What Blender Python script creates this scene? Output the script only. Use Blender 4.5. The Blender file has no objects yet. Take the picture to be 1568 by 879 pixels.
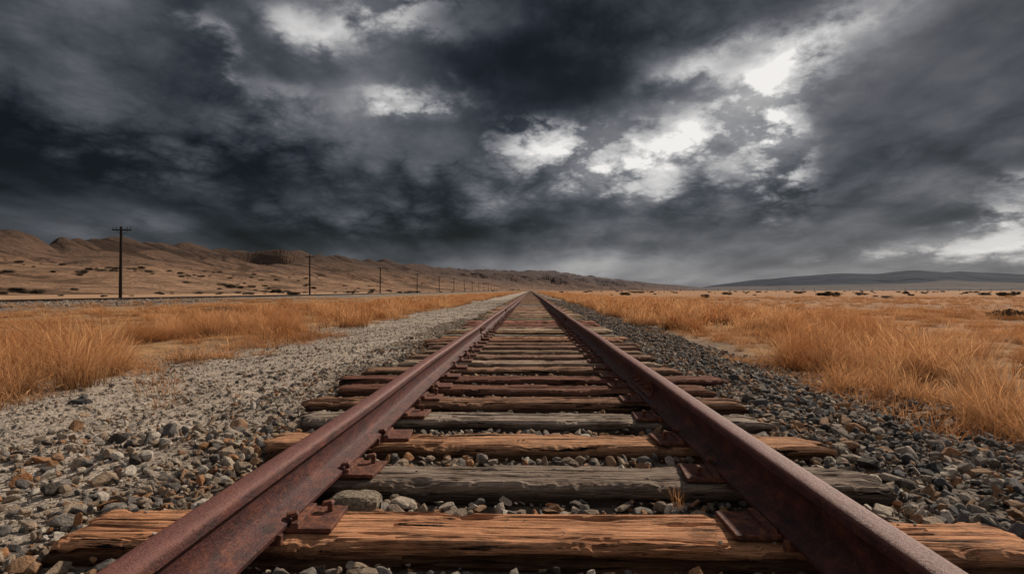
import bpy, bmesh, math, random
import numpy as np
from mathutils import Vector, Matrix

random.seed(7); rng = np.random.default_rng(7)
scene = bpy.context.scene
F=955.0; CX=812.0; CY=445.0; CAMZ=0.68

# ------------------------------------------------------------ numpy noise
def h3(ix,iy,iz,seed):
    n=(ix*374761393+iy*668265263+iz*1103515245+seed*144269504)&0xFFFFFFFF
    n=((n^(n>>13))*1274126177)&0xFFFFFFFF
    n=n^(n>>16)
    return (n&0xFFFFFF)/float(0xFFFFFF)
def vnoise(x,y,z=0.0,seed=0):
    x,y,z=np.broadcast_arrays(np.asarray(x,float),np.asarray(y,float),np.asarray(z,float))
    ix=np.floor(x).astype(np.int64);iy=np.floor(y).astype(np.int64);iz=np.floor(z).astype(np.int64)
    fx=x-ix;fy=y-iy;fz=z-iz
    s=lambda t:t*t*t*(t*(t*6-15)+10)
    fx,fy,fz=s(fx),s(fy),s(fz)
    r=0
    for a in(0,1):
        for b in(0,1):
            for c in(0,1):
                r=r+h3(ix+a,iy+b,iz+c,seed)*(fx if a else 1-fx)*(fy if b else 1-fy)*(fz if c else 1-fz)
    return r*2-1
def fbm(x,y,z=0.0,oct=4,seed=0,rough=.5):
    a=1;t=0;s=0
    for o in range(oct):
        s=s+a*vnoise(np.asarray(x)*2**o,np.asarray(y)*2**o,np.asarray(z)*2**o,seed+o*17);t+=a;a*=rough
    return s/t
def sstep(a,b,x):
    t=np.clip((x-a)/(b-a),0,1);return t*t*(3-2*t)

# ------------------------------------------------------------ node helpers
class NB:
    def __init__(s,nt): s.nt=nt; nt.nodes.clear()
    def n(s,t,**k):
        nd=s.nt.nodes.new(t)
        for a,b in k.items(): setattr(nd,a,b)
        return nd
    def put(s,sock,v):
        if isinstance(v,bpy.types.NodeSocket): s.nt.links.new(v,sock)
        elif v is not None:
            if isinstance(v,(tuple,list)) and len(v)==3 and sock.type=='RGBA': v=(*v,1)
            sock.default_value=v
    def m(s,op,a,b=None,c=None,clamp=False):
        nd=s.n('ShaderNodeMath',operation=op,use_clamp=clamp)
        for i,v in enumerate((a,b,c)):
            if v is not None: s.put(nd.inputs[i],v)
        return nd.outputs[0]
    def mix(s,f,a,b,mode='MIX'):
        nd=s.n('ShaderNodeMix',data_type='RGBA',blend_type=mode,clamp_factor=True)
        s.put(nd.inputs[0],f);s.put(nd.inputs[6],a);s.put(nd.inputs[7],b)
        return nd.outputs[2]
    def noise(s,vec,scale,detail=4,rough=.5,dist=0.0,color=False):
        nd=s.n('ShaderNodeTexNoise');s.put(nd.inputs['Vector'],vec)
        nd.inputs['Scale'].default_value=scale;nd.inputs['Detail'].default_value=detail
        nd.inputs['Roughness'].default_value=rough;nd.inputs['Distortion'].default_value=dist
        return nd.outputs['Color' if color else 'Fac']
    def voro(s,vec,scale,out='Distance',feature='F1'):
        nd=s.n('ShaderNodeTexVoronoi',feature=feature);s.put(nd.inputs['Vector'],vec)
        nd.inputs['Scale'].default_value=scale
        return nd.outputs[out]
    def mapr(s,v,a,b,c=0.0,d=1.0,smooth=False):
        nd=s.n('ShaderNodeMapRange',clamp=True)
        if smooth: nd.interpolation_type='SMOOTHSTEP'
        s.put(nd.inputs[0],v)
        for i,q in enumerate((a,b,c,d)): s.put(nd.inputs[i+1],q)
        return nd.outputs[0]
    def ramp(s,v,stops,interp='LINEAR'):
        nd=s.n('ShaderNodeValToRGB');cr=nd.color_ramp;cr.interpolation=interp
        while len(cr.elements)<len(stops): cr.elements.new(.5)
        for e,(p,c) in zip(cr.elements,stops): e.position=p;e.color=(*c,1)
        s.put(nd.inputs[0],v);return nd.outputs[0]
    def scale(s,vec,sc,loc=(0,0,0)):
        nd=s.n('ShaderNodeMapping');s.put(nd.inputs[0],vec)
        nd.inputs['Scale'].default_value=sc;nd.inputs['Location'].default_value=loc
        return nd.outputs[0]
    def comb(s,x,y,z):
        nd=s.n('ShaderNodeCombineXYZ');s.put(nd.inputs[0],x);s.put(nd.inputs[1],y);s.put(nd.inputs[2],z);return nd.outputs[0]
    def sep(s,v):
        nd=s.n('ShaderNodeSeparateXYZ');s.put(nd.inputs[0],v);return nd.outputs
    def bump(s,h,strength=.5,dist=.01,normal=None):
        nd=s.n('ShaderNodeBump');nd.inputs['Strength'].default_value=strength;nd.inputs['Distance'].default_value=dist
        s.put(nd.inputs['Height'],h)
        if normal is not None: s.put(nd.inputs['Normal'],normal)
        return nd.outputs[0]
    def pos(s): return s.n('ShaderNodeNewGeometry').outputs['Position']
    def principled(s,color,rough=.8,normal=None,metal=0.0,spec=.3):
        p=s.n('ShaderNodeBsdfPrincipled');s.put(p.inputs['Base Color'],color);s.put(p.inputs['Roughness'],rough)
        s.put(p.inputs['Metallic'],metal);s.put(p.inputs['Specular IOR Level'],spec)
        if normal is not None:s.put(p.inputs['Normal'],normal)
        return p.outputs[0]
    def out(s,sh):
        o=s.n('ShaderNodeOutputMaterial');s.nt.links.new(sh,o.inputs[0])
def newmat(name):
    m=bpy.data.materials.new(name);m.use_nodes=True
    return m,NB(m.node_tree)

# ------------------------------------------------------------ mesh helpers
def mesh_obj(name,verts,faces,mat=None,smooth=False,parent=None,attrs=None,link=True):
    me=bpy.data.meshes.new(name)
    me.from_pydata([tuple(v) for v in verts] if not isinstance(verts,np.ndarray) else verts.tolist(),[],faces if not isinstance(faces,np.ndarray) else faces.tolist())
    if smooth: me.polygons.foreach_set('use_smooth',[True]*len(me.polygons))
    if attrs:
        for k,v in attrs.items():
            v=np.asarray(v,float)
            if v.ndim==1:
                a=me.attributes.new(k,'FLOAT','POINT');a.data.foreach_set('value',v)
            else:
                a=me.attributes.new(k,'FLOAT_VECTOR','POINT');a.data.foreach_set('vector',v.ravel())
    me.update()
    o=bpy.data.objects.new(name,me)
    if mat: me.materials.append(mat)
    if link: scene.collection.objects.link(o)
    if parent: o.parent=parent
    return o
def empty(name,loc=(0,0,0)):
    o=bpy.data.objects.new(name,None);o.empty_display_size=.3;o.location=loc;scene.collection.objects.link(o);return o
def grid_faces(nr,nc,wrap=False):
    i=np.arange(nr-1)[:,None]*nc
    if wrap:
        j=np.arange(nc)[None,:];j2=(j+1)%nc
    else:
        j=np.arange(nc-1)[None,:];j2=j+1
    return np.stack([i+j,i+j2,i+nc+j2,i+nc+j],-1).reshape(-1,4)
class MB:
    def __init__(s): s.v=[];s.f=[];s.t=[]
    def add(s,vs,fs,t=0.5):
        b=len(s.v);s.v+= [tuple(v) for v in vs];s.f+=[tuple(b+i for i in f) for f in fs];s.t+=[t]*len(vs)
    def box(s,c,sz,rz=0,ry=0,rx=0,top=1.0,t=.5):
        M=Matrix.Rotation(rz,3,'Z')@Matrix.Rotation(ry,3,'Y')@Matrix.Rotation(rx,3,'X')
        vs=[]
        for z in(-1,1):
            k=top if z>0 else 1
            for x,y in((-1,-1),(1,-1),(1,1),(-1,1)):
                vs.append(Vector(c)+M@Vector((x*sz[0]/2*k,y*sz[1]/2*k,z*sz[2]/2)))
        s.add(vs,[(3,2,1,0),(4,5,6,7),(0,1,5,4),(1,2,6,5),(2,3,7,6),(3,0,4,7)],t)
    def cyl(s,p0,p1,r0,r1,n=8,t=.5):
        p0=Vector(p0);p1=Vector(p1);d=(p1-p0).normalized()
        a=d.orthogonal().normalized();b=d.cross(a)
        vs=[];
        for p,r in((p0,r0),(p1,r1)):
            for i in range(n):
                q=2*math.pi*i/n;vs.append(p+a*math.cos(q)*r+b*math.sin(q)*r)
        fs=[(i,(i+1)%n,n+(i+1)%n,n+i) for i in range(n)]+[tuple(range(n))[::-1],tuple(range(n,2*n))]
        s.add(vs,fs,t)

# ============================================================ WORLD
world=bpy.data.worlds.new("World");scene.world=world;world.use_nodes=True
world.cycles.sampling_method='NONE'
w=NB(world.node_tree)
SUN_AZ=math.radians(42);SUN_EL=math.radians(36)
tc=w.n('ShaderNodeTexCoord').outputs['Generated']
dx,dy,dz=w.sep(tc)
az=w.m('ARCTAN2',dx,dy);el=w.m('ARCSINE',dz)
def plane(off,sy,loc=(0,0,0)):
    z_=w.m('ADD',w.m('MAXIMUM',dz,0.0),off)
    return w.comb(w.m('DIVIDE',dx,z_),w.m('MULTIPLY',w.m('DIVIDE',dy,z_),sy),0.0)
P=plane(.17,.60)
Q=plane(.30,.85)
D=w.scale(tc,(1,1,1.8))
def billow(vec,s0,n=5):
    r=None;wt=1.0;tot=0
    for i in range(n):
        q=w.noise(w.scale(vec,(1,1,1),(3.1*i,1.7*i,.9*i)),s0*(2.05**i),0,.5)
        q=w.m('MULTIPLY',w.m('ABSOLUTE',w.m('SUBTRACT',q,.5)),2*wt)
        r=q if r is None else w.m('ADD',r,q);tot+=wt;wt*=.60
    return w.m('SUBTRACT',w.m('DIVIDE',r,tot),.24)
hf=w.mapr(dz,0.0,.13,.22,1.0,True)
wc=w.noise(D,3.6,6,.54,color=True)
cr_,cg_,cb_=w.sep(wc)
bw=billow(Q,3.4,6)
azw=w.m('ADD',az,w.m('ADD',w.m('MULTIPLY',w.m('SUBTRACT',cr_,.5),.28),w.m('MULTIPLY',bw,.16)))
elw=w.m('ADD',el,w.m('MULTIPLY',hf,w.m('ADD',w.m('MULTIPLY',w.m('SUBTRACT',cg_,.5),.16),w.m('MULTIPLY',bw,.13))))
def gauss(x,y,sx,sy,rot,amp):
    u=(x-CX)/F;v=(CY-y)/F
    a0=math.atan(u);e0=math.atan(v/math.sqrt(1+u*u))
    sa=sx/F*math.cos(a0)**2;se=sy/F*math.cos(a0)
    da=w.m('SUBTRACT',azw,a0);de=w.m('SUBTRACT',elw,e0)
    c,s=math.cos(math.radians(rot)),math.sin(math.radians(rot))
    p=w.m('ADD',w.m('MULTIPLY',da,c/sa),w.m('MULTIPLY',de,s/sa))
    q=w.m('ADD',w.m('MULTIPLY',da,-s/se),w.m('MULTIPLY',de,c/se))
    r=w.m('ADD',w.m('MULTIPLY',p,p),w.m('MULTIPLY',q,q))
    return w.m('MULTIPLY',w.m('EXPONENT',w.m('MULTIPLY',r,-1.0)),amp)
broad=[(60,240,330,85,0,-.21),(60,60,220,80,0,-.05),(560,358,280,30,0,-.12),(450,190,240,55,0,.13),(590,90,90,80,0,.08),
 (890,105,140,65,0,-.13),(1490,50,140,80,0,-.07),(880,420,200,32,0,.27),(1250,428,330,34,0,.16),(1430,388,200,40,0,.14),
 (1110,220,200,95,30,.24),(1400,230,190,90,25,.03),(700,265,160,28,0,.10),(230,345,120,14,0,.05)]
bright=[(510,22,80,32,0,.42),(640,10,85,28,0,.38),(320,85,32,50,20,.26),(655,162,62,26,0,.56),(1240,92,120,38,28,.58),
 (1205,205,36,85,12,.60),(1070,100,75,24,20,.46),(880,218,95,28,0,.62),(975,250,130,30,8,.50),(1090,205,135,32,14,.48),
 (1160,150,80,60,30,.34),(1600,335,95,48,0,.50),(1545,378,190,15,0,.32),(1010,290,150,16,5,.22),(430,160,90,24,0,.12)]
def addall(l):
    r=None
    for g in l:
        q=gauss(*g);r=q if r is None else w.m('ADD',r,q)
    return r
n1=w.noise(P,1.0,5,.46)
n1b=w.noise(w.scale(P,(1,1,1),(.10,.13,0)),1.0,5,.46)
relief=w.m('SUBTRACT',n1,n1b)
ns=w.noise(w.scale(P,(1.9,.42,1),(4,2,0)),1.0,5,.52)
n3=w.noise(D,7.0,8,.62)
Lb=w.m('ADD',addall(broad),.270)
patch=w.mapr(w.m('ADD',n3,w.m('MULTIPLY',bw,.65)),.41,.56,.15,1.22)
Lh=w.m('MULTIPLY',addall(bright),patch)
L=w.m('ADD',Lb,Lh)
var=w.m('ADD',w.m('MULTIPLY',w.m('SUBTRACT',n1,.5),.36),w.m('MULTIPLY',w.m('SUBTRACT',ns,.5),.34))
var=w.m('ADD',var,w.m('MULTIPLY',bw,w.m('ADD',.30,w.m('MULTIPLY',Lh,.5))))
var=w.m('ADD',var,w.m('MULTIPLY',w.m('SUBTRACT',n3,.5),w.m('ADD',.14,w.m('MULTIPLY',Lh,.6))))
var=w.m('ADD',var,w.m('MULTIPLY',relief,.7))
L=w.m('ADD',L,w.m('MULTIPLY',var,w.m('ADD',.25,w.m('MULTIPLY',hf,.75))))
back=w.mapr(dy,.25,-.6,0,.34,True)
up=w.mapr(dz,.5,.95,0,.24,True)
L=w.m('ADD',L,w.m('MAXIMUM',back,up))
L=w.m('MAXIMUM',L,.055)
L=w.m('MINIMUM',w.m('SUBTRACT',L,w.m('MULTIPLY',w.m('MAXIMUM',w.m('SUBTRACT',L,.66),0.0),.45)),.95)
lin=w.m('POWER',L,2.2)
tint=w.ramp(L,[(0,(.68,.95,1.38)),(.20,(.84,.99,1.22)),(.34,(.95,.985,1.12)),(.6,(.99,.985,1.0)),(1,(1,.97,.93))])
col=w.mix(1.0,tint,w.comb(lin,lin,lin),'MULTIPLY')
bgc=w.n('ShaderNodeBackground');w.put(bgc.inputs[0],col);bgc.inputs[1].default_value=1.0
sky=w.n('ShaderNodeTexSky',sky_type='NISHITA');sky.sun_disc=False;sky.sun_elevation=SUN_EL;sky.sun_rotation=SUN_AZ
bgs=w.n('ShaderNodeBackground');w.put(bgs.inputs[0],sky.outputs[0]);bgs.inputs[1].default_value=.08
ms=w.n('ShaderNodeMixShader');ms.inputs[0].default_value=.97
w.nt.links.new(bgs.outputs[0],ms.inputs[1]);w.nt.links.new(bgc.outputs[0],ms.inputs[2])
wo=w.n('ShaderNodeOutputWorld');w.nt.links.new(ms.outputs[0],wo.inputs[0])

sd=bpy.data.lights.new("sun","SUN");sd.energy=5.0;sd.angle=math.radians(3.0);sd.color=(1,.875,.73)
so=bpy.data.objects.new("sun",sd);scene.collection.objects.link(so)
dirv=Vector((math.sin(SUN_AZ)*math.cos(SUN_EL),math.cos(SUN_AZ)*math.cos(SUN_EL),math.sin(SUN_EL)))
so.rotation_euler=dirv.to_track_quat('Z','Y').to_euler();so.location=(20,20,30)

# ============================================================ GROUND
def ground_h(x,y):
    x=np.asarray(x,float);y=np.asarray(y,float)
    ax=np.abs(x)
    z=np.full(np.broadcast(x,y).shape,-.084)
    z=z-np.where(x>0,sstep(1.45,2.9,ax)*.16,sstep(1.45,5,ax)*.145)
    z=z-sstep(5,20,ax)*.06
    near=1-sstep(1.3,1.5,ax)
    z=z+fbm(x*1.7,y*1.7,0,3,3)*(.018+.03*(1-near))
    z=z+fbm(x*.12,y*.12,0,3,5)*.09*sstep(5,16,ax)
    berm=1-sstep(1.9,5.5,np.abs(x+38))
    flat=1-sstep(3,7,np.abs(x+38))
    z=z*(1-flat)+(-.34)*flat+berm*.17+fbm(x*.5,y*.5,0,3,15)*.05*flat
    return z
def axis(fine,step,far,g=1.09):
    a=list(np.arange(0,fine,step));s=step
    while a[-1]<far: s*=g;a.append(a[-1]+s)
    return a
xp=axis(6,.07,14000,1.07);xs=np.array([-v for v in xp[:0:-1]]+xp)
xs=np.unique(np.concatenate([xs,np.arange(-46,-30,.5)]))
yp=axis(12,.08,14000,1.05);yn=axis(2,.12,4000,1.25);ys=np.array([-v for v in yn[:0:-1]]+yp)
X,Y=np.meshgrid(xs,ys);Zg=ground_h(X,Y)
mg,b=newmat("ground_soil_gravel")
p=b.pos();gx,gy,gz=b.sep(p)
wob=b.noise(p,.45,5,.6);wob2=b.noise(p,2.2,5,.65);big=b.noise(p,.035,5,.6)
wv=b.m('ADD',b.m('MULTIPLY',b.m('SUBTRACT',wob,.5),3.0),b.m('MULTIPLY',b.m('SUBTRACT',wob2,.5),1.6))
xw=b.m('ADD',gx,wv)
fine=b.noise(p,60,6,.7);med=b.noise(p,9,6,.65)
stc=b.voro(p,38,'Color');std=b.voro(p,38,'Distance');stc_r,_,_2=b.sep(stc)
soilstone=b.ramp(stc_r,[(0,(.10,.095,.09)),(.3,(.22,.19,.16)),(.6,(.37,.31,.255)),(.85,(.52,.45,.38)),(1,(.30,.19,.125))])
dust=b.mix(med,(.25,.195,.15),(.46,.38,.305))
path=b.mix(b.mapr(fine,.40,.62),dust,soilstone)
bal=b.mix(b.mapr(med,.35,.65),(.050,.038,.030),(.12,.09,.068))
bal=b.mix(.45,bal,soilstone,'MULTIPLY')
straw=b.mix(b.mapr(b.noise(p,3,6,.7),.38,.62),(.11,.062,.032),(.36,.205,.10))
straw=b.mix(b.mapr(fine,.35,.65,0,.5),straw,(.44,.27,.14))
dirt=b.mix(med,(.12,.08,.056),(.24,.165,.115))
tan=b.mix(b.mapr(big,.38,.62),(.34,.20,.115),(.47,.30,.185))
tan=b.mix(b.mapr(b.noise(p,.4,6,.7),.47,.62,0,.6),tan,(.19,.12,.075))
fieldR=b.mix(b.mapr(b.noise(b.scale(p,(.5,1,1)),.16,7,.65),.42,.60),(.42,.195,.078),(.20,.10,.05))
fieldR=b.mix(b.mapr(med,.4,.6,0,.5),fieldR,(.48,.26,.115))
fieldR=b.mix(b.mapr(b.noise(p,.06,3,.5),.52,.62,0,.75),fieldR,(.30,.19,.12))
fieldR=b.mix(b.mapr(b.noise(p,.9,6,.7),.50,.62,0,.75),fieldR,(.105,.065,.042))
gb=b.mix(b.mapr(b.noise(p,2.2,7,.78),.40,.60),(.045,.040,.037),(.27,.235,.205))
gb=b.mix(b.mapr(b.noise(b.scale(p,(1,.25,1)),.7,5,.6),.48,.62,0,.75),gb,(.30,.20,.12))
rb=b.mix(b.mapr(med,.35,.65),(.085,.07,.06),(.20,.16,.13))
c=b.mix(b.mapr(xw,-45,-41.5),tan,gb)
c=b.mix(b.mapr(b.m('ADD',gx,b.m('MULTIPLY',b.m('SUBTRACT',wob,.5),14)),-27,-22),c,straw)
c=b.mix(b.mapr(xw,-5.3,-4.2),c,path)
c=b.mix(b.mapr(xw,-2.0,-1.3,0,.85),c,bal)
c=b.mix(b.mapr(xw,1.4,2.0,0,1),c,rb)
c=b.mix(b.mapr(xw,2.6,3.6),c,straw)
c=b.mix(b.mapr(xw,7,10),c,fieldR)
nd_=b.m('MULTIPLY',b.mapr(b.noise(p,.8,6,.65),.52,.62,0,.7),b.mapr(b.m('ABSOLUTE',b.m('ADD',gx,3.2)),1.4,2.4,.35,1))
c=b.mix(nd_,c,b.mix(.55,c,dirt))
hgt=b.m('ADD',b.m('MULTIPLY',b.m('SUBTRACT',1.0,b.mapr(std,0,.6)),.7),b.m('MULTIPLY',fine,.5))
nrm=b.bump(hgt,.6,.02);nrm=b.bump(b.noise(p,4,6,.7),.55,.10,nrm)
b.out(b.principled(c,.95,nrm,spec=.1))
gverts=np.stack([X,Y,Zg],-1).reshape(-1,3)
ground=mesh_obj("ground",gverts,grid_faces(len(ys),len(xs)),mg,True)

# ============================================================ HILLS
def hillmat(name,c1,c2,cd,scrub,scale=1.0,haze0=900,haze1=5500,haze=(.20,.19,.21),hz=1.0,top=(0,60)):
    m,b=newmat(name);p=b.pos();x,y,z=b.sep(p)
    n=b.noise(p,.012*scale,8,.62);n2=b.noise(p,.05*scale,8,.7);n3=b.noise(p,.35*scale,5,.7)
    c=b.mix(b.mapr(n,.40,.60),c1,c2)
    c=b.mix(b.mapr(b.m('ADD',z,b.m('MULTIPLY',b.m('SUBTRACT',n,.5),70)),top[0],top[1],0,.8),c,cd)  # cloud shadow on the upper slopes, painted into the colour by height
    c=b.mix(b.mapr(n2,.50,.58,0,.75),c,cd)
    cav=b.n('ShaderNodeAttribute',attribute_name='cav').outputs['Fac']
    c=b.mix(b.mapr(b.m('ADD',cav,b.m('MULTIPLY',b.m('SUBTRACT',n2,.5),1.2)),.15,.60,0,.70),c,b.mix(1.0,cd,(.52,.50,.48),'MULTIPLY'))  # gully mask darkens the colour: shade of the folds painted in
    c=b.mix(b.mapr(n3,.56,.64,0,scrub),c,(.026,.020,.015))
    c=b.mix(b.mapr(y,haze0,haze1,0,hz),c,haze)  # aerial haze painted into the base colour by distance
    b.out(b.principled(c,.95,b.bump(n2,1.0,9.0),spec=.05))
    return m
def hills(name,ctrl,foot,mat,seed,rough=.12,gs=1.0,nu=700,nt=90,back=1.35,power=1.6,crest=.28):
    cx=np.array([q[0] for q in ctrl],float);cy=np.array([q[1] for q in ctrl],float);cz=np.array([q[2] for q in ctrl],float)
    xs_=np.linspace(cx[0],cx[-1],nu)
    yy=np.interp(xs_,cx,cy);Zc=np.interp(xs_,cx,cz);u=(xs_-CX)/F
    kn=31
    Zc=np.convolve(np.pad(Zc,kn//2,'edge'),np.ones(kn)/kn,'valid')
    k2=max(5,int(nu/1800*26)|1);yy=np.convolve(np.pad(yy,k2//2,'edge'),np.ones(k2)/k2,'valid')
    hc=(CY-yy)/F*Zc+CAMZ
    ts=np.linspace(0,back,nt)[:,None]
    Zr=Zc*foot+(Zc-Zc*foot)*ts
    Xr=u*Zr
    prof=np.where(ts<1,ts**power,1-((ts-1)/(back-1))**2*.9)
    sc=.012*gs
    rv=np.abs(fbm(Xr*sc*.45+Zr*sc*.9+fbm(Xr*sc*.7,Zr*sc*.7,0,2,seed+9)*.9,Zr*sc*.35-Xr*sc*.2,0,5,seed,.42))
    g=1-rv*2.6
    lo=fbm(Xr*sc*.45,Zr*sc*.45,0,3,seed+3)
    bell=np.clip(ts,0,1)**.9*np.clip((back-ts)/(back-1),0,1)**.3*(1-(1-crest)*sstep(.45,.95,ts))
    z=-.6+(hc+.6)*prof-(g-.15)*hc*rough*bell+lo*hc*rough*1.2*bell
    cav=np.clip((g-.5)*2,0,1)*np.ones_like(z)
    V=np.stack([Xr,Zr,z],-1).reshape(-1,3)
    return mesh_obj(name,V,grid_faces(nt,nu),mat,True,None,{'cav':cav.ravel()}),V
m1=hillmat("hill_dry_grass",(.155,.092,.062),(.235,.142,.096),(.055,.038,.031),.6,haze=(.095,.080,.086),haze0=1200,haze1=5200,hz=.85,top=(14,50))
ctrl=[(-700,330,330),(-300,338,380),(0,351,480),(25,358,500),(45,366,520),(75,363,580),(130,361,650),(200,367,720),(240,371,760),(330,383,900),(400,386,1050),(440,383,1150),(480,388,1300),(520,391,1450),(580,398,1750),(640,407,2100),(740,414,3000),(800,415,3600),(840,416,3800),(890,422,4300),(960,430,5000),(1020,436,5500),(1100,443,5800)]
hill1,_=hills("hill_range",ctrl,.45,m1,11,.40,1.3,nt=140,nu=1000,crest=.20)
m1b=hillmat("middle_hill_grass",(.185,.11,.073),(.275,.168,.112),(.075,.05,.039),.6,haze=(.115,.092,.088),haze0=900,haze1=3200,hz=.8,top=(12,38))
ctrlb=[(-700,352,280),(-300,356,320),(-60,364,390),(20,378,420),(80,390,440),(140,386,460),(200,384,500),(260,390,560),(330,399,620),(400,404,700),(460,400,800),(530,403,900),(600,412,1050),(660,417,1300),(720,424,1800),(800,433,2400),(880,443,3000)]
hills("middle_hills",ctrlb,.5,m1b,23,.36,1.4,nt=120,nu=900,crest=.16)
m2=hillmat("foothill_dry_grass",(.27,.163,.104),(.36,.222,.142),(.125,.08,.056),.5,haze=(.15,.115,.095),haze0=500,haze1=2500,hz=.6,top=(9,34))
ctrl2=[(-700,385,190),(-300,388,220),(0,398,280),(60,404,300),(120,409,310),(200,406,340),(300,412,420),(400,418,520),(500,423,700),(600,428,900),(700,434,1300),(780,439,1600),(850,444.5,1800)]
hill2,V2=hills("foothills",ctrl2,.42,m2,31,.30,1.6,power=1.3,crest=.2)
m3=hillmat("far_ridge_blue",(.028,.040,.062),(.040,.055,.082),(.022,.032,.052),0,.3,haze=(.040,.056,.086),haze0=3000,haze1=9000,hz=.6)  # blue base colours carry painted aerial haze
ctrl3=[(1060,442,7000),(1100,436,7000),(1140,431,7000),(1180,426,6800),(1230,422,6600),(1280,417,6500),(1330,418,6400),(1390,413.5,6200),(1440,417,6200),(1500,420,6100),(1568,421,6000),(1750,417,5800),(2300,422,5000)]
hills("distant_ridge",ctrl3,.7,m3,51,.16,.25,crest=.5)
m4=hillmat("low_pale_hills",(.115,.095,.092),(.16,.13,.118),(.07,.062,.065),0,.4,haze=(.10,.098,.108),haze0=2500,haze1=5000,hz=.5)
ctrl4=[(1000,443,4600),(1110,439,4500),(1200,438,4500),(1300,436,4400),(1400,433,4300),(1440,429,4200),(1480,432,4200),(1568,434,4000),(1800,430,3800),(2300,434,3500)]
hills("low_hills",ctrl4,.7,m4,71,.12,.3)

# ============================================================ RAILS
mr,b=newmat("rusted_rail_steel")
p=b.pos();x,y,z=b.sep(p)
n=b.noise(b.scale(p,(1,.5,1)),20,8,.72);n2=b.noise(p,130,5,.7);n3=b.noise(b.scale(p,(1,.25,1)),5,5,.6)
c=b.ramp(n,[(.34,(.014,.005,.005)),(.46,(.055,.014,.013)),(.56,(.095,.025,.019)),(.70,(.20,.056,.024))])
c=b.mix(b.mapr(n3,.45,.65,0,.5),c,(.045,.014,.017))
c=b.mix(b.mapr(z,.160,.172,0,.7),c,b.mix(n,(.11,.032,.025),(.25,.10,.078)))
c=b.mix(b.mapr(b.noise(p,34,6,.7),.55,.64,0,.55),c,(.17,.055,.022))
c=b.mix(b.mapr(n2,.57,.66,0,.8),c,(.012,.005,.005))
r=b.mapr(n2,.3,.7,.40,.72)
b.out(b.principled(c,r,b.bump(b.m('ADD',n2,b.m('MULTIPLY',n,1.5)),.75,.006),metal=.0,spec=.38))
def rail_prof():
    half=[(0,0),(.069,0),(.070,.011),(.040,.020),(.016,.028),(.0095,.040),(.008,.07),(.009,.105),(.014,.117),(.031,.123),(.0355,.128),(.0355,.148),(.033,.155),(.026,.1595),(.012,.1612),(0,.1615)]
    right=half[1:-1];left=[(-a,c) for a,c in right[::-1]]
    return right+[half[-1]]+left
def sweep_rail(name,x0,z0,ys_,wob,parent,mat):
    pr=np.array(rail_prof());n=len(pr)
    ys_=np.asarray(ys_)
    ox=x0+wob(ys_)
    V=np.zeros((len(ys_),n,3));V[:,:,0]=ox[:,None]+pr[None,:,0];V[:,:,1]=ys_[:,None];V[:,:,2]=z0+pr[None,:,1]
    fs=grid_faces(len(ys_),n,True).tolist();fs.append(list(range(n)));m=(len(ys_)-1)*n;fs.append([m+i for i in range(n)][::-1])
    o=mesh_obj(name,V.reshape(-1,3),fs,mat,True,parent)
    bm=bmesh.new();bm.from_mesh(o.data);bmesh.ops.recalc_face_normals(bm,faces=bm.faces);bm.to_mesh(o.data);bm.free()
    md=o.modifiers.new('es','EDGE_SPLIT');md.split_angle=math.radians(38)
    return o
RX=.7525;PZ=.016
track=empty("railroad_track")
ysr=np.concatenate([np.arange(-6,30,.25),np.geomspace(30,900,160)])
wl=lambda t:.004*np.sin(t*.9)+.003*np.sin(t*2.3+1)+.05*np.sin(t*.045)*sstep(12,50,t)
wr_=lambda t:.004*np.sin(t*.8+2)+.003*np.sin(t*2.0)+.05*np.sin(t*.045)*sstep(12,50,t)
sweep_rail("rail_left",-RX,PZ,ysr,wl,track,mr)
sweep_rail("rail_right",RX,PZ,ysr,wr_,track,mr)

# ============================================================ TIES
mw,b=newmat("weathered_tie_wood")
p=b.pos();x,y,z=b.sep(p)
at=b.n('ShaderNodeAttribute',attribute_name='tint').outputs['Vector']
g1=b.noise(b.scale(p,(2.8,34,34)),1.0,9,.76,.10);g2=b.noise(b.scale(p,(11,190,190)),1.0,6,.78,.1);g3=b.noise(b.scale(p,(1.7,28,28),(3,1,2)),1.0,8,.72,.2)
bl=b.noise(b.scale(p,(1,1.6,1)),5,8,.75);bl2=b.noise(b.scale(p,(1,2.4,2)),9,7,.75)
v=b.ramp(g1,[(.33,(.22,.17,.14)),(.43,(.64,.57,.51)),(.52,(1.0,.96,.92)),(.64,(1.40,1.36,1.30))])
c=b.mix(1.0,at,v,'MULTIPLY')
c=b.mix(b.mapr(g2,.47,.60,0,.55),c,b.mix(1.0,c,(1.65,1.60,1.55),'MULTIPLY'))
c=b.mix(b.mapr(g2,.46,.39,0,.7),c,(.032,.020,.014))
c=b.mix(b.mapr(bl,.52,.64,0,.55),c,(.085,.050,.034))
c=b.mix(b.mapr(bl2,.56,.66,0,.35),c,(.29,.24,.20))
crk=b.mapr(g3,.395,.415,1,0)
c=b.mix(crk,c,(.010,.007,.006))
c=b.mix(b.mapr(z,-.050,-.018,.80,0),c,(.018,.012,.009))  # tie sides darkened: painted shade together with retained creosote
h=b.m('SUBTRACT',b.m('ADD',b.m('MULTIPLY',g1,1.2),b.m('MULTIPLY',g2,1.1)),b.m('MULTIPLY',crk,.9))
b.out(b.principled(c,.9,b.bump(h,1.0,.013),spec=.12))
palette=[(.62,.315,.175),(.29,.235,.195),(.52,.285,.165),(.34,.285,.24),(.30,.17,.11),(.21,.10,.07),(.19,.085,.062),(.28,.165,.11),(.42,.32,.25),(.26,.16,.115)]
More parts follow.
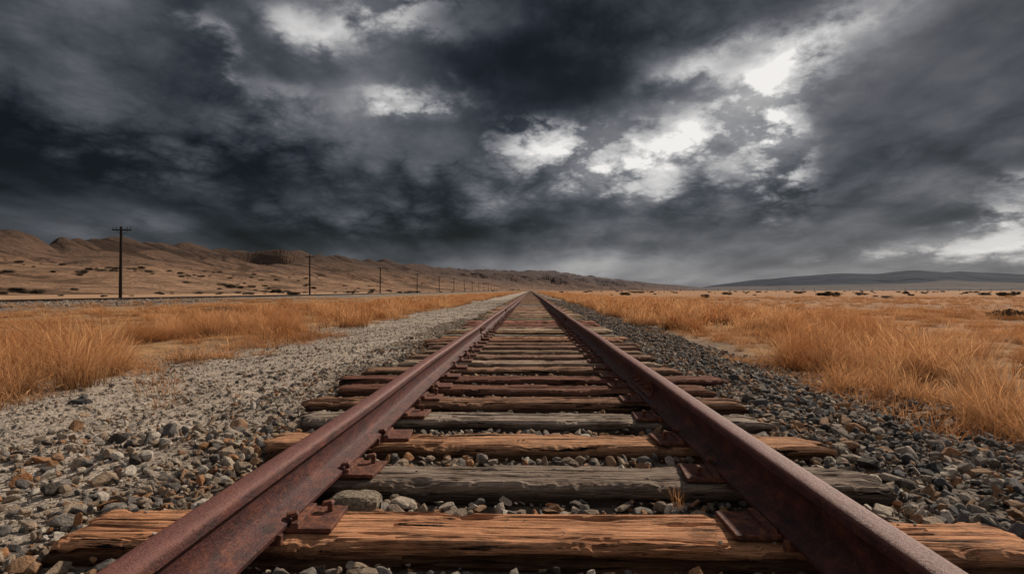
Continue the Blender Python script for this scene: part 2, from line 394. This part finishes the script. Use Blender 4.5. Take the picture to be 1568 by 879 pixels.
def tie(yc,xl,xr,zt,tintc,nx,npf,rz,seed,amp=1.0,wd=.235,th=.17):
    hw=wd/2
    per=[]
    def seg(a,bb,n): 
        for i in range(n): t=i/n;per.append((a[0]+(bb[0]-a[0])*t,a[1]+(bb[1]-a[1])*t))
    r=.012
    seg((-hw,-th),(-hw,-r),npf//2);seg((-hw,-r),(-hw+r,0),2);seg((-hw+r,0),(hw-r,0),npf);seg((hw-r,0),(hw,-r),2);seg((hw,-r),(hw,-th),npf//2);per.append((hw,-th))
    per=np.array(per);n=len(per)
    xs_=np.linspace(xl,xr,nx)
    Xt=np.repeat(xs_[:,None],n,1);Yt=np.repeat(per[None,:,0],nx,0);Zt=np.repeat(per[None,:,1],nx,0)
    if amp>0:
        gr=fbm(Xt*3.0,Yt*42,Zt*42,4,seed,.62)
        crack=np.clip(1-np.abs(fbm(Xt*.8,Yt*15,Zt*15,3,seed+5))*11,0,1)*(vnoise(Xt*1.4,Yt*5,0,seed+8)>-.1)
        crack2=np.clip(1-np.abs(fbm(Xt*1.6,Yt*34,Zt*34,3,seed+15))*9,0,1)*(vnoise(Xt*2.4,Yt*9,0,seed+18)>.0)
        lowf=fbm(Xt*1.8,Yt*6,Zt*6,3,seed+2)
        topm=(per[None,:,1]>-.02)
        d=amp*(gr*.0045-crack*.014-crack2*.007+lowf*.006)
        edge=np.clip((np.abs(Yt)-hw+.045)/.045,0,1)*topm
        chip=np.clip(fbm(Xt*5,Yt*3,0,5,seed+6,.62)-.10,0,1)*.07*edge
        Zt=Zt+np.where(topm,d-chip,0);Yt=Yt+np.where(~topm,np.sign(Yt)*d*1.6,0)
        Yt=Yt+fbm(Xt*.9,0,0,2,seed+4)*.016
        endr=np.clip((np.abs(Xt-(xl+xr)/2)-(xr-xl)/2+.08)/.08,0,1)
        Xt=Xt+fbm(Yt*22,Zt*22,0,4,seed+7)*.07*endr;Zt=Zt-endr**3*.014
    Xr=Xt*math.cos(rz)-Yt*math.sin(rz);Yr=Xt*math.sin(rz)+Yt*math.cos(rz)+yc
    V=np.stack([Xr,Yr,Zt+zt],-1).reshape(-1,3)
    fs=grid_faces(nx,n).tolist();fs.append(list(range(n))[::-1]);m=(nx-1)*n;fs.append([m+i for i in range(n)])
    return V,fs,np.tile(np.array(tintc)*1.0,(len(V),1))
spec={0:(-1.34,1.36),1:(-1.02,1.25),2:(-1.20,1.32),3:(-1.25,1.22),4:(-1.40,1.28),5:(-1.36,1.25),6:(-1.52,1.52),7:(-1.45,1.30)}
ties=[];allv=[];allf=[];allt=[];base=0
for k in range(-9,1500):
    yc=1.80+.53*k+(random.uniform(-.03,.03) if k>0 else 0)
    if yc>620: break
    if k in spec: xl,xr=spec[k]
    else: xl,xr=-1.3+random.uniform(-.15,.12),1.3+random.uniform(-.12,.15)
    pc=palette[k] if 0<=k<10 else palette[random.choice([1,3,4,7,8,9,2,9])]
    if k>=10: pc=tuple(q*random.uniform(.7,1.2) for q in pc)
    rz=random.uniform(-.022,.022) if k>0 else .004;zt=random.uniform(-.012,.005)
    wd=(.25+random.uniform(-.03,.010)) if k>0 else .245
    if k<0: nx,npf,am=80,14,1
    elif k<6: nx,npf,am=560,46,1
    elif k<16: nx,npf,am=220,20,1
    elif k<50: nx,npf,am=50,8,1
    else: nx,npf,am=2,2,0
    V,fs,tt=tie(yc,xl,xr,zt,pc,nx,npf,rz,100+k,am,wd)
    ties.append((yc,xl,xr,rz,zt))
    allv.append(V);allf+=[[base+i for i in f] for f in fs];allt.append(tt);base+=len(V)
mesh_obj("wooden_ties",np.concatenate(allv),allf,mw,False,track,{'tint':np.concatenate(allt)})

# ---- tie plates, spikes
mp_,b=newmat("rusted_plate_steel")
p=b.pos();n=b.noise(p,45,7,.7);n2=b.noise(p,7,5,.6)
c=b.ramp(n,[(.3,(.018,.008,.007)),(.46,(.085,.028,.018)),(.60,(.19,.066,.033)),(.75,(.30,.125,.06))])
c=b.mix(b.mapr(n2,.4,.65,0,.45),c,(.06,.022,.018))
b.out(b.principled(c,.68,b.bump(n,.8,.006),metal=0,spec=.3))
pl=MB();sp=MB()
for (yc,xl,xr,rz,zt) in ties:
    if yc>40: break
    for s in(-1,1):
        xc=s*RX
        jy=random.uniform(-.025,.025);jr=random.uniform(-.09,.09)
        zp=zt+.010
        pl.box((xc-s*.012,yc+jy,zp),(.36,.19,.014),jr,ry=random.uniform(-.02,.02))
        for q in(-1,1):
            pl.box((xc+q*.088,yc+jy,zp+.012),(.024,.185,.016),jr,top=.92)
        if yc<22:
            for (ox,oy) in((-.082,.055),(.082,-.055),(-.15,-.05),(.15,.05)):
                if random.random()<.25: continue
                lift=random.uniform(.0,.014);a=random.uniform(-.3,.3);inn=-1 if ox>0 else 1
                cx_=xc+ox;cy_=yc+jy+oy
                sp.box((cx_,cy_,zp+.014+lift/2),(.016,.016,.036+lift),a)
                sp.box((cx_+inn*.008,cy_,zp+.032+lift),(.038,.030,.012),a,ry=inn*.14,top=.72)
        if yc<20 and random.random()<.3:
            pl.box((xc,yc-.135,.010),(.17,.018,.03),random.uniform(-.1,.1))
o=mesh_obj("tie_plates",pl.v,pl.f,mp_,False,track);bv=o.modifiers.new('b','BEVEL');bv.width=.003;bv.segments=2
o=mesh_obj("rail_spikes",sp.v,sp.f,mp_,False,track);bv=o.modifiers.new('b','BEVEL');bv.width=.003;bv.segments=2
jb=MB()
for (xc,y0) in((RX,3.75),(-RX,9.2),(RX,13.0),(-RX,18.6)):
    for s in(-1,1):
        pf=[(.012,.030),(.045,.022),(.050,.030),(.026,.045),(.022,.075),(.024,.100),(.033,.113),(.030,.121),(.012,.115)]
        vs=[];n=len(pf)
        for yy_ in(y0,y0+.62):
            for a,c_ in pf: vs.append((xc+s*a,yy_,PZ+c_))
        fs=[(i,(i+1)%n,n+(i+1)%n,n+i) for i in range(n)]+[tuple(range(n)),tuple(range(n,2*n))]
        jb.add(vs,fs)
        for i in range(4):
            yb=y0+.08+i*.155
            jb.cyl((xc+s*.02,yb,PZ+.075),(xc+s*.047,yb,PZ+.075),.020,.019,6)
            jb.cyl((xc+s*.045,yb,PZ+.075),(xc+s*.062,yb,PZ+.075),.011,.010,10)
o=mesh_obj("joint_bars",jb.v,jb.f,mp_,False,track);bv=o.modifiers.new('b','BEVEL');bv.width=.002;bv.segments=1

# ============================================================ SECOND TRACK
mdk,b=newmat("dark_rail_steel")
p=b.pos();b.out(b.principled(b.mix(b.noise(p,3,5,.6),(.012,.009,.009),(.028,.019,.017)),.85,spec=.1))
track2=empty("railroad_track",(0,0,0))
ys2=np.concatenate([np.arange(-60,100,4),np.geomspace(100,1200,80)])
w0=lambda t:0*t
sweep_rail("rail_near",-38+RX,-.15,ys2,w0,track2,mdk);sweep_rail("rail_far",-38-RX,-.15,ys2,w0,track2,mdk)
mb=MB()
for k in range(800):
    yy_=-20+k*.6
    mb.box((-38+random.uniform(-.05,.05),yy_,-.215),(2.6,.24,.13),random.uniform(-.02,.02))
m_t2,b=newmat("dark_tie_wood");p=b.pos();b.out(b.principled(b.mix(b.noise(p,4,5,.6),(.022,.017,.015),(.05,.04,.033)),.9,spec=.1))
mesh_obj("wooden_ties_far",mb.v,mb.f,m_t2,False,track2)

# ============================================================ STONES
def stone_variants(cname,mat,nvar=14,seed=1,flat=.65):
    col=bpy.data.collections.new(cname);r=random.Random(seed)
    for i in range(nvar):
        bm=bmesh.new()
        sx,sy,sz=1,r.uniform(.55,.95),r.uniform(.35,.75)*flat/.65
        for k in range(r.choice((11,14,18,24))):
            v=Vector((r.gauss(0,1),r.gauss(0,1),r.gauss(0,1))).normalized()*r.uniform(.8,1.0)
            bm.verts.new((v.x*sx,v.y*sy,v.z*sz))
        res=bmesh.ops.convex_hull(bm,input=bm.verts)
        dl=[e for e in res['geom_interior'] if isinstance(e,bmesh.types.BMVert)]
        if dl: bmesh.ops.delete(bm,geom=dl,context='VERTS')
        bmesh.ops.dissolve_limit(bm,angle_limit=.18,verts=bm.verts,edges=bm.edges)
        try: bmesh.ops.bevel(bm,geom=list(bm.edges),offset=.07,segments=1,affect='EDGES',clamp_overlap=True)
        except Exception as e: print(e)
        me=bpy.data.meshes.new(cname+"_stone");bm.to_mesh(me);bm.free();me.materials.append(mat)
        o=bpy.data.objects.new(cname+"_stone",me);col.objects.link(o)
    return col
def stonemat(name,stops,dustc,dustf,gain=1.0):
    m,b=newmat(name)
    rnd=b.n('ShaderNodeObjectInfo').outputs['Random']
    tcn=b.n('ShaderNodeTexCoord').outputs['Object']
    off=b.comb(b.m('MULTIPLY',rnd,37),b.m('MULTIPLY',rnd,91),0.0)
    va=b.n('ShaderNodeVectorMath',operation='ADD');b.put(va.inputs[0],tcn);b.put(va.inputs[1],off);q=va.outputs[0]
    c=b.ramp(rnd,[(a_,tuple(min(.8,q_*gain) for q_ in c_)) for a_,c_ in stops],'CONSTANT')
    n=b.noise(q,2.2,6,.7);n2=b.noise(q,7,4,.7)
    c=b.mix(1.0,c,b.ramp(n,[(.3,(.5,.5,.5)),(.7,(1.45,1.42,1.38))]),'MULTIPLY')
    hh=b.n('ShaderNodeNewGeometry').outputs['Normal'];_,_,nz=b.sep(hh)
    c=b.mix(b.m('MULTIPLY',b.mapr(n2,.4,.62),b.mapr(nz,.0,.9,.1,dustf)),c,dustc)
    b.out(b.principled(c,.85,b.bump(b.m('ADD',n,n2),.6,.14),spec=.25))
    return m
S1=[(0,(.09,.09,.095)),(.09,(.16,.155,.155)),(.17,(.24,.22,.205)),(.26,(.05,.045,.043)),(.32,(.38,.285,.205)),(.49,(.34,.19,.105)),(.61,(.23,.175,.135)),(.73,(.47,.395,.32)),(.83,(.41,.19,.08)),(.92,(.64,.57,.49))]
S2=[(0,(.055,.06,.068)),(.14,(.11,.113,.122)),(.27,(.19,.183,.18)),(.38,(.038,.035,.035)),(.46,(.33,.265,.21)),(.62,(.31,.17,.09)),(.74,(.19,.15,.12)),(.84,(.45,.38,.315)),(.93,(.41,.20,.09))]
S3=[(0,(.31,.26,.21)),(.18,(.46,.385,.31)),(.34,(.21,.19,.17)),(.46,(.54,.47,.39)),(.62,(.11,.104,.10)),(.70,(.40,.255,.155)),(.80,(.28,.23,.185)),(.90,(.62,.56,.49))]
cA=stone_variants("ballast_mix",stonemat("ballast_stone",S1,(.33,.245,.17),.5),16,1)
cB=stone_variants("ballast_dark",stonemat("dark_ballast_stone",S2,(.26,.20,.15),.4),16,2)
cC=stone_variants("path_gravel",stonemat("pale_gravel_stone",S3,(.41,.33,.26),.6),16,3,.55)
def inst(name,pts,rot,scl,col,parent=None):
    n=len(pts)
    o=mesh_obj(name,pts,[],None,False,parent,{'rot':rot,'scl':scl})
    ng=bpy.data.node_groups.new(name+"_scatter",'GeometryNodeTree')
    ng.interface.new_socket('Geometry',in_out='INPUT',socket_type='NodeSocketGeometry')
    ng.interface.new_socket('Geometry',in_out='OUTPUT',socket_type='NodeSocketGeometry')
    N=ng.nodes;Lk=ng.links
    gi=N.new('NodeGroupInput');go=N.new('NodeGroupOutput');ip=N.new('GeometryNodeInstanceOnPoints')
    ci=N.new('GeometryNodeCollectionInfo');ci.inputs['Collection'].default_value=col
    ci.inputs['Separate Children'].default_value=True;ci.inputs['Reset Children'].default_value=True
    ra=N.new('GeometryNodeInputNamedAttribute');ra.data_type='FLOAT_VECTOR';ra.inputs[0].default_value='rot'
    sa=N.new('GeometryNodeInputNamedAttribute');sa.data_type='FLOAT_VECTOR';sa.inputs[0].default_value='scl'
    Lk.new(gi.outputs[0],ip.inputs['Points']);Lk.new(ci.outputs[0],ip.inputs['Instance']);ip.inputs['Pick Instance'].default_value=True
    Lk.new(ra.outputs[0],ip.inputs['Rotation']);Lk.new(sa.outputs[0],ip.inputs['Scale']);Lk.new(ip.outputs[0],go.inputs[0])
    md=o.modifiers.new('scatter','NODES');md.node_group=ng
    return o
def scatter(x0,x1,y0,y1,dens):
    n=int((x1-x0)*(y1-y0)*dens);return rng.uniform(x0,x1,n),rng.uniform(y0,y1,n)
tie_y=np.array([t[0] for t in ties]);tie_l=np.array([t[1] for t in ties]);tie_r=np.array([t[2] for t in ties])
def on_tie(x,y,m=.0):
    k=np.clip(np.round((y-1.80)/.53).astype(int)+9,0,len(tie_y)-1)
    return (np.abs(y-tie_y[k])<.120+m)&(x>tie_l[k]-m)&(x<tie_r[k]+m)
def near_rail(x): return (np.abs(np.abs(x)-RX)<.085)
def make_stones(name,parts,col):
    P_=[];R_=[];S_=[]
    for (x0,x1,y0,y1,dens,s0,s1,zadd,pw) in parts:
        x,y=scatter(x0,x1,y0,y1,dens)
        s=s0+(s1-s0)*rng.random(len(x))**pw
        keep=~on_tie(x,y,.006) & ~(near_rail(x)&(s>.03))
        keep&=~(on_tie(x,y,.03)&(s>.032))
        x,y,s=x[keep],y[keep],s[keep]
        z=ground_h(x,y)+s*.25+rng.uniform(0,zadd,len(x))
        P_.append(np.stack([x,y,z],-1))
        rt=rng.normal(0,.5,(len(x),3));rt[:,2]=rng.uniform(0,6.28,len(x));R_.append(rt)
        S_.append(np.stack([s,s*rng.uniform(.8,1.1,len(x)),s*rng.uniform(.8,1.1,len(x))],-1))
    return inst(name,np.concatenate(P_),np.concatenate(R_),np.concatenate(S_),col)
make_stones("track_ballast_gravel",[(-1.5,1.5,-.6,6,850,.009,.040,.026,2.0),(-1.5,1.5,6,16,500,.012,.038,.028,1.6),(-1.5,1.5,16,45,150,.02,.045,.02,1),
  (-2.6,-1.3,0,3.2,420,.010,.044,.01,2.4),(-2.0,-1.3,3.2,16,230,.010,.034,.01,2.2),(-2.8,-1.8,3,6,90,.010,.034,.01,2.2),(-1.5,1.5,.4,4.5,60,.036,.060,.01,1),(-3.2,-1.4,.6,3.6,24,.04,.075,.0,1)],cA)
make_stones("shoulder_ballast_gravel",[(1.25,2.7,-.6,7,700,.010,.044,.03,2.0),(2.4,3.6,-.6,7,350,.009,.034,.01,2.0),(1.25,2.9,7,18,450,.012,.040,.03,1.6),(1.25,2.9,18,55,150,.02,.045,.02,1),(1.4,3.2,.5,6,50,.038,.075,.02,1)],cB)
make_stones("path_gravel",[(-5.2,-1.3,-.6,5,800,.004,.022,.004,2.8),(-5.4,-1.4,5,14,330,.007,.024,.003,2.4),(-5,-1.4,14,50,70,.012,.030,.003,1.5),
  (-4.8,-1.4,.5,9,18,.025,.050,.0,1.4),(1.3,3.6,.2,9,150,.008,.034,.03,2)],cC)
make_stones("berm_gravel",[(-37,-27,24,70,7,.05,.13,.0,1.5)],cA)
xk=rng.uniform(-1.2,1.2,420);kk=rng.integers(9,24,420);yk=tie_y[kk]+rng.uniform(-.1,.1,420)
okk=~near_rail(xk);xk=xk[okk];yk=yk[okk];sk=.003+.008*rng.random(len(xk))**2
rt=rng.normal(0,.3,(len(xk),3));rt[:,2]=rng.uniform(0,6.28,len(xk))
inst("loose_gravel_chips",np.stack([xk,yk,np.full(len(xk),.0)],-1),rt,np.stack([sk,sk,sk],-1),cC)

def rock(name,loc,r,mat,seed,sz=.6):
    bm=bmesh.new();bmesh.ops.create_icosphere(bm,subdivisions=5,radius=1)
    co=np.array([v.co[:] for v in bm.verts])
    d=1+.28*fbm(co[:,0]*1.1,co[:,1]*1.1,co[:,2]*1.1,3,seed)+.06*fbm(co[:,0]*7,co[:,1]*7,co[:,2]*7,4,seed+4)
    co=np.clip(co*d[:,None],-.85,.85)*np.array([1,.8,sz])*r
    for v,c_ in zip(bm.verts,co): v.co=c_
    me=bpy.data.meshes.new(name);bm.to_mesh(me);bm.free();me.materials.append(mat)
    o=bpy.data.objects.new(name,me);o.location=loc;scene.collection.objects.link(o);return o
mdr,b=newmat("dark_rock");p=b.pos();b.out(b.principled(b.mix(b.noise(p,20,6,.7),(.012,.012,.013),(.06,.055,.05)),.85,b.bump(b.noise(p,40,6,.7),.6,.01),spec=.3))
mli,b=newmat("lichen_rock");p=b.pos();n=b.noise(p,90,6,.75);b.out(b.principled(b.ramp(n,[(.35,(.07,.055,.04)),(.5,(.25,.20,.15)),(.65,(.42,.36,.27))]),.95,b.bump(n,1.0,.012),spec=.1))
rock("dark_rock",(-3.35,4.55,-.17),.085,mdr,3)
rock("lichen_rock",(-.60,2.12,-.055),.10,mli,8,.55)
rock("lichen_rock",(-1.52,1.75,-.11),.085,mli,18,.5)

# ============================================================ GRASS
def bladeset(r,nb,rad,hmin,hmax,wd,lean,seedhead=.3):
    V=[];Fc=[];T=[]
    for i in range(nb):
        a=r.uniform(0,6.283);q=rad*math.sqrt(r.random());bx,by=q*math.cos(a),q*math.sin(a)
        h=r.uniform(hmin,hmax);la=a+r.gauss(0,1.3);ln=h*lean*r.uniform(.1,1.3);cu=r.uniform(1.5,2.6)
        fa=r.uniform(0,3.14);wx,wy=math.cos(fa),math.sin(fa)
        sh=r.random()<seedhead;wbl=wd*r.uniform(.6,1.2);rv=r.random()
        if r.random()<.12: h*=.7;ln*=2.0
        segs=5;b0=len(V)
        for s_ in range(segs+1):
            t=s_/segs
            cxx=bx+math.cos(la)*ln*t**cu;cyy=by+math.sin(la)*ln*t**cu;czz=h*(t-.18*lean*t**3)
            ww=wbl*(1-t)**.6
            if sh: ww=wbl*(.45 if t<.72 else (2.0 if t<.95 else .3))
            ww=max(ww,.0004)
            V.append((cxx-wx*ww/2,cyy-wy*ww/2,czz));V.append((cxx+wx*ww/2,cyy+wy*ww/2,czz));T+=[(rv,t,0)]*2
        for s_ in range(segs):
            k=b0+s_*2;Fc.append((k,k+1,k+3,k+2))
    return V,Fc,T
def grassmat(name,lo,mid,hi):
    m,b=newmat(name)
    a=b.n('ShaderNodeAttribute',attribute_name='gr').outputs['Vector'];rv,t,_=b.sep(a)
    rnd=b.n('ShaderNodeObjectInfo').outputs['Random']
    k=b.m('ADD',b.m('MULTIPLY',rv,.65),b.m('MULTIPLY',rnd,.35))
    c=b.ramp(k,[(.1,mid),(.55,hi),(1,tuple(min(1,q*1.2) for q in hi))])
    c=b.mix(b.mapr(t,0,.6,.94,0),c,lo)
    n=b.noise(b.pos(),.6,4,.6);c=b.mix(b.mapr(n,.44,.58,0,.75),c,b.mix(1.0,c,(.60,.42,.30),'MULTIPLY'))
    d=b.n('ShaderNodeBsdfDiffuse');b.put(d.inputs[0],c);tr=b.n('ShaderNodeBsdfTranslucent');b.put(tr.inputs[0],c)
    mx=b.n('ShaderNodeMixShader');mx.inputs[0].default_value=.40;b.nt.links.new(d.outputs[0],mx.inputs[1]);b.nt.links.new(tr.outputs[0],mx.inputs[2])
    b.out(mx.outputs[0]);return m
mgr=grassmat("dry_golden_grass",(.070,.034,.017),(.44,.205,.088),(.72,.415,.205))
def clumps(cname,mat,nvar,seed,**k):
    col=bpy.data.collections.new(cname);r=random.Random(seed)
    for i in range(nvar):
        V,Fc,T=bladeset(r,**k)
        o=mesh_obj(cname+"_clump",V,Fc,mat,True,None,{'gr':T},link=False);col.objects.link(o)
    return col
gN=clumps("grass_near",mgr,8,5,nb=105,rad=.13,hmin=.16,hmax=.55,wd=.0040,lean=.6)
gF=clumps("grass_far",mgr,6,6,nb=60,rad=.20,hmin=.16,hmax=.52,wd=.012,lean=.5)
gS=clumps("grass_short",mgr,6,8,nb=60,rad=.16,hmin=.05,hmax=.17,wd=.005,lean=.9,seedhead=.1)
def edgeL(y): return -4.35+fbm(y*.22,0,0,3,61)*.9+fbm(y*1.3,3,0,2,63)*.4
def edgeR(y): return 2.95+fbm(y*.3,5,0,3,62)*.6+fbm(y*1.3,8,0,2,64)*.45
def gscatter(parts,name,col,hs,thr,seedn,maskfn=None,base=1.0,fade=None,cap=9,dropout=.0):
    P_=[];R_=[];S_=[]
    for (x0,x1,y0,y1,dens,sc) in parts:
        x,y=scatter(x0,x1,y0,y1,dens)
        ok=np.ones(len(x),bool)
        if maskfn is not None: ok=maskfn(x,y)
        pn=fbm(x*.7,y*.45,0,4,seedn,.6)
        fd=np.zeros(len(x))
        if fade is not None: fd=sstep(fade[0],fade[1],np.abs(x))
        ok&=(pn-fd*fade[2] if fade else pn)>thr+rng.normal(0,.04,len(x))
        if dropout: ok&=fbm(x*1.9,y*1.5,0,2,seedn+40)>-dropout
        x,y,pn,fd=x[ok],y[ok],pn[ok],fd[ok]
        s=sc*base*(.48+hs*np.clip(pn-thr,0,1))*rng.uniform(.55,1.4,len(x))*(1-.45*fd)
        s=np.minimum(s,cap)
        z=ground_h(x,y)-.01
        P_.append(np.stack([x,y,z],-1));rt=rng.normal(0,.12,(len(x),3));rt[:,2]=rng.uniform(0,6.28,len(x));R_.append(rt)
        S_.append(np.stack([s**.6,s**.6,s*rng.uniform(.85,1.15,len(x))],-1))
    return inst(name,np.concatenate(P_),np.concatenate(R_),np.concatenate(S_),col)
mL=lambda x,y:x<edgeL(y)
mR=lambda x,y:x>edgeR(y)
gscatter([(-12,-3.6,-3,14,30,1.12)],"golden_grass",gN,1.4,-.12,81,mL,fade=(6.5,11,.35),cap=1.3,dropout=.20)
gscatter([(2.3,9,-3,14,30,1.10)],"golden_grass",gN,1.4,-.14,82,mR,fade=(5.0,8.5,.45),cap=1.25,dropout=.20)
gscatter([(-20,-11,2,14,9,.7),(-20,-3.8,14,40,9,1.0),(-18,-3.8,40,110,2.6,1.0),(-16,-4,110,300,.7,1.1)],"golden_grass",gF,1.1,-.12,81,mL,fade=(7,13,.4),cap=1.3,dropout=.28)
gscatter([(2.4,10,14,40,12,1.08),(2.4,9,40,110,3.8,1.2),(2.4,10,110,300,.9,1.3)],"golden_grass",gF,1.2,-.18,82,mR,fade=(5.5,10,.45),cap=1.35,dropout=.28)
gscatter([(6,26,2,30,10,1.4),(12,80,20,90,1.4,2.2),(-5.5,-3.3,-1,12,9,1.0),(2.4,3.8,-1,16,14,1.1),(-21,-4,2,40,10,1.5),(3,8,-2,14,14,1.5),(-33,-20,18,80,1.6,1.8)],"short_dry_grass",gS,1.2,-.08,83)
tp=[(-2.95,4.9,1.1),(-3.4,5.6,1.3),(-2.55,4.3,.8),(-3.9,4.6,1.2),(2.45,3.6,1.4),(2.6,4.2,1.6)]
pt=np.array([(a,c_,float(ground_h(a,c_))-.005) for a,c_,_ in tp]);rt=np.zeros((len(tp),3));sc=np.array([(s,s,s) for *_,s in tp])
inst("sparse_grass_tufts",pt,rt,sc,gS)
r_=random.Random(3);V,Fc,T=bladeset(r_,26,.02,.05,.13,.0022,.8,.1)
o=mesh_obj("dry_weed_tuft",V,Fc,mgr,True,None,{'gr':T});o.location=(.50,2.13,-.065)

# ============================================================ SHRUBS
def shrubmesh(r,n,wdt,hgt,leaf):
    V=[];Fc=[]
    lobes=[(r.uniform(-.55,.55)*wdt,r.uniform(-.55,.55)*wdt,r.uniform(.25,.6)*hgt,r.uniform(.28,.5)*wdt) for _ in range(7)]
    for i in range(n):
        lx,ly,lz,lr=r.choice(lobes)
        v=Vector((r.gauss(0,1),r.gauss(0,1),r.gauss(0,1))).normalized()*lr*r.uniform(.55,1.05)
        c_=Vector((lx+v.x,ly+v.y,max(.01,lz+v.z*hgt/wdt*.9)))
        a=Vector((r.gauss(0,1),r.gauss(0,1),r.gauss(0,1))).normalized()*leaf;bb=a.orthogonal().normalized()*leaf*.5
        k=len(V);V+=[c_-a,c_-bb,c_+a,c_+bb];Fc.append((k,k+1,k+2,k+3))
    return V,Fc
msh,b=newmat("sagebrush_foliage");rnd=b.n('ShaderNodeObjectInfo').outputs['Random']
b.out(b.principled(b.mix(b.m('MULTIPLY',b.noise(b.pos(),2,4,.6),rnd),(.03,.024,.017),(.10,.078,.05)),.9,spec=.1))
cs=bpy.data.collections.new("sagebrush_set");r=random.Random(9)
for i in range(5):
    V,Fc=shrubmesh(r,900,1.0,.7,.07);o=mesh_obj("sagebrush_var",V,Fc,msh,False,link=False);cs.objects.link(o)
nv=len(V2);u_=rng.random(nv);nn=fbm(V2[:,0]*.02,V2[:,1]*.02,0,3,91)
tmask=(u_<.012)&(nn>-.08)&(V2[:,1]<900)&(V2[:,2]>-.3)
Ps=V2[tmask]
x,y=scatter(-170,-46,60,420,.0030);Pp=np.stack([x,y,ground_h(x,y)],-1)
x,y=scatter(15,260,60,500,.0014);Pq=np.stack([x,y,ground_h(x,y)],-1)
Pa=np.concatenate([Ps,Pp,Pq])
s=rng.uniform(.4,1.0,len(Pa))**1.5*2.4;s[len(Ps):]*=.6
rt=np.zeros((len(Pa),3));rt[:,2]=rng.uniform(0,6.28,len(Pa))
inst("sagebrush",Pa,rt,np.stack([s*1.2,s*1.2,s*.9],-1),cs)
V,Fc=shrubmesh(r,1600,.55,.28,.03);o=mesh_obj("dead_bush",V,Fc,msh);o.location=(16.5,22,-.32);o.scale=(1.3,1,1.4)
m_gb,b=newmat("grey_brush");b.out(b.principled(b.mix(b.noise(b.pos(),9,4,.6),(.10,.075,.055),(.24,.18,.13)),.95,spec=.1))
V,Fc=shrubmesh(r,2500,.9,.35,.035);o=mesh_obj("grey_bush",V,Fc,m_gb);o.location=(-12.2,25,-.36);o.scale=(1.3,1,1.1)

# ============================================================ UTILITY POLES
mpo,b=newmat("creosoted_pole_wood");p=b.pos();n=b.noise(b.scale(p,(6,6,.6)),2,6,.7)
b.out(b.principled(b.mix(n,(.010,.008,.007),(.032,.024,.020)),.9,spec=.1))
mwi,b=newmat("wire_metal");b.out(b.principled((.03,.03,.03),.6,metal=.5))
PXX=-47.0;H=8.3
poles=[]
for i in range(22):
    Zp=70.2+62.3*i
    e=empty("utility_pole",(PXX+(random.uniform(-.3,.3) if i else 0),Zp,-.3));hh=H*random.uniform(.97,1.03) if i else H
    q=MB();q.cyl((0,0,-.3),(0,0,hh),.19,.13,12);q.cyl((0,0,hh),(0,0,hh+.08),.13,.03,12)
    o=mesh_obj("pole_shaft",q.v,q.f,mpo,False,e)
    q=MB();q.box((0,.14,hh-.35),(2.2,.10,.14))
    for s_ in(-1,1): q.cyl((s_*.65,.2,hh-.38),(0,.13,hh-1.0),.02,.02,6)
    mesh_obj("crossarm",q.v,q.f,mpo,False,e)
    q=MB()
    for xx in(-1.0,-.62,.62,1.0):
        q.cyl((xx,.14,hh-.29),(xx,.14,hh-.14),.015,.015,6);q.cyl((xx,.14,hh-.16),(xx,.14,hh-.04),.055,.035,8)
    mesh_obj("insulators",q.v,q.f,mpo,False,e)
    e.rotation_euler=(0,random.uniform(-.012,.012),random.uniform(-.06,.06))
    poles.append((e.location.x,Zp,hh))
q=MB()
pls=[(PXX,70.2-62.3,H)]+poles
for a,c_ in zip(pls[:-1],pls[1:]):
    if a[1]>700: break
    for xx in(-1.0,-.62,.62,1.0):
        prev=None
        for k in range(13):
            t=k/12;pt_=(a[0]+(c_[0]-a[0])*t+xx,a[1]+(c_[1]-a[1])*t+.14,(a[2]*(1-t)+c_[2]*t)-.34-.9*4*t*(1-t))
            if prev: q.cyl(prev,pt_,.008,.008,4)
            prev=pt_
mesh_obj("utility_wires",q.v,q.f,mwi)
q=MB()
for i in range(60):
    xx=60+i*14;yy_=640+i*3
    q.cyl((xx,yy_,-.4),(xx+random.uniform(-.1,.1),yy_,random.uniform(2.0,3.6)),.17,.14,6)
mesh_obj("distant_fence_posts",q.v,q.f,mpo)

# ============================================================ CAMERA
cam=bpy.data.cameras.new("camera");co=bpy.data.objects.new("camera",cam);scene.collection.objects.link(co);scene.camera=co
cam.sensor_width=36;cam.lens=955/1568*36;cam.clip_start=.05;cam.clip_end=40000
co.location=(0.0,0,CAMZ)
co.rotation_euler=(math.radians(90+.33),0,math.atan(28/955))
scene.view_settings.view_transform='Standard';scene.view_settings.look='None';scene.view_settings.exposure=0
print("polys",sum(len(o.data.polygons) for o in scene.objects if o.type=='MESH'))
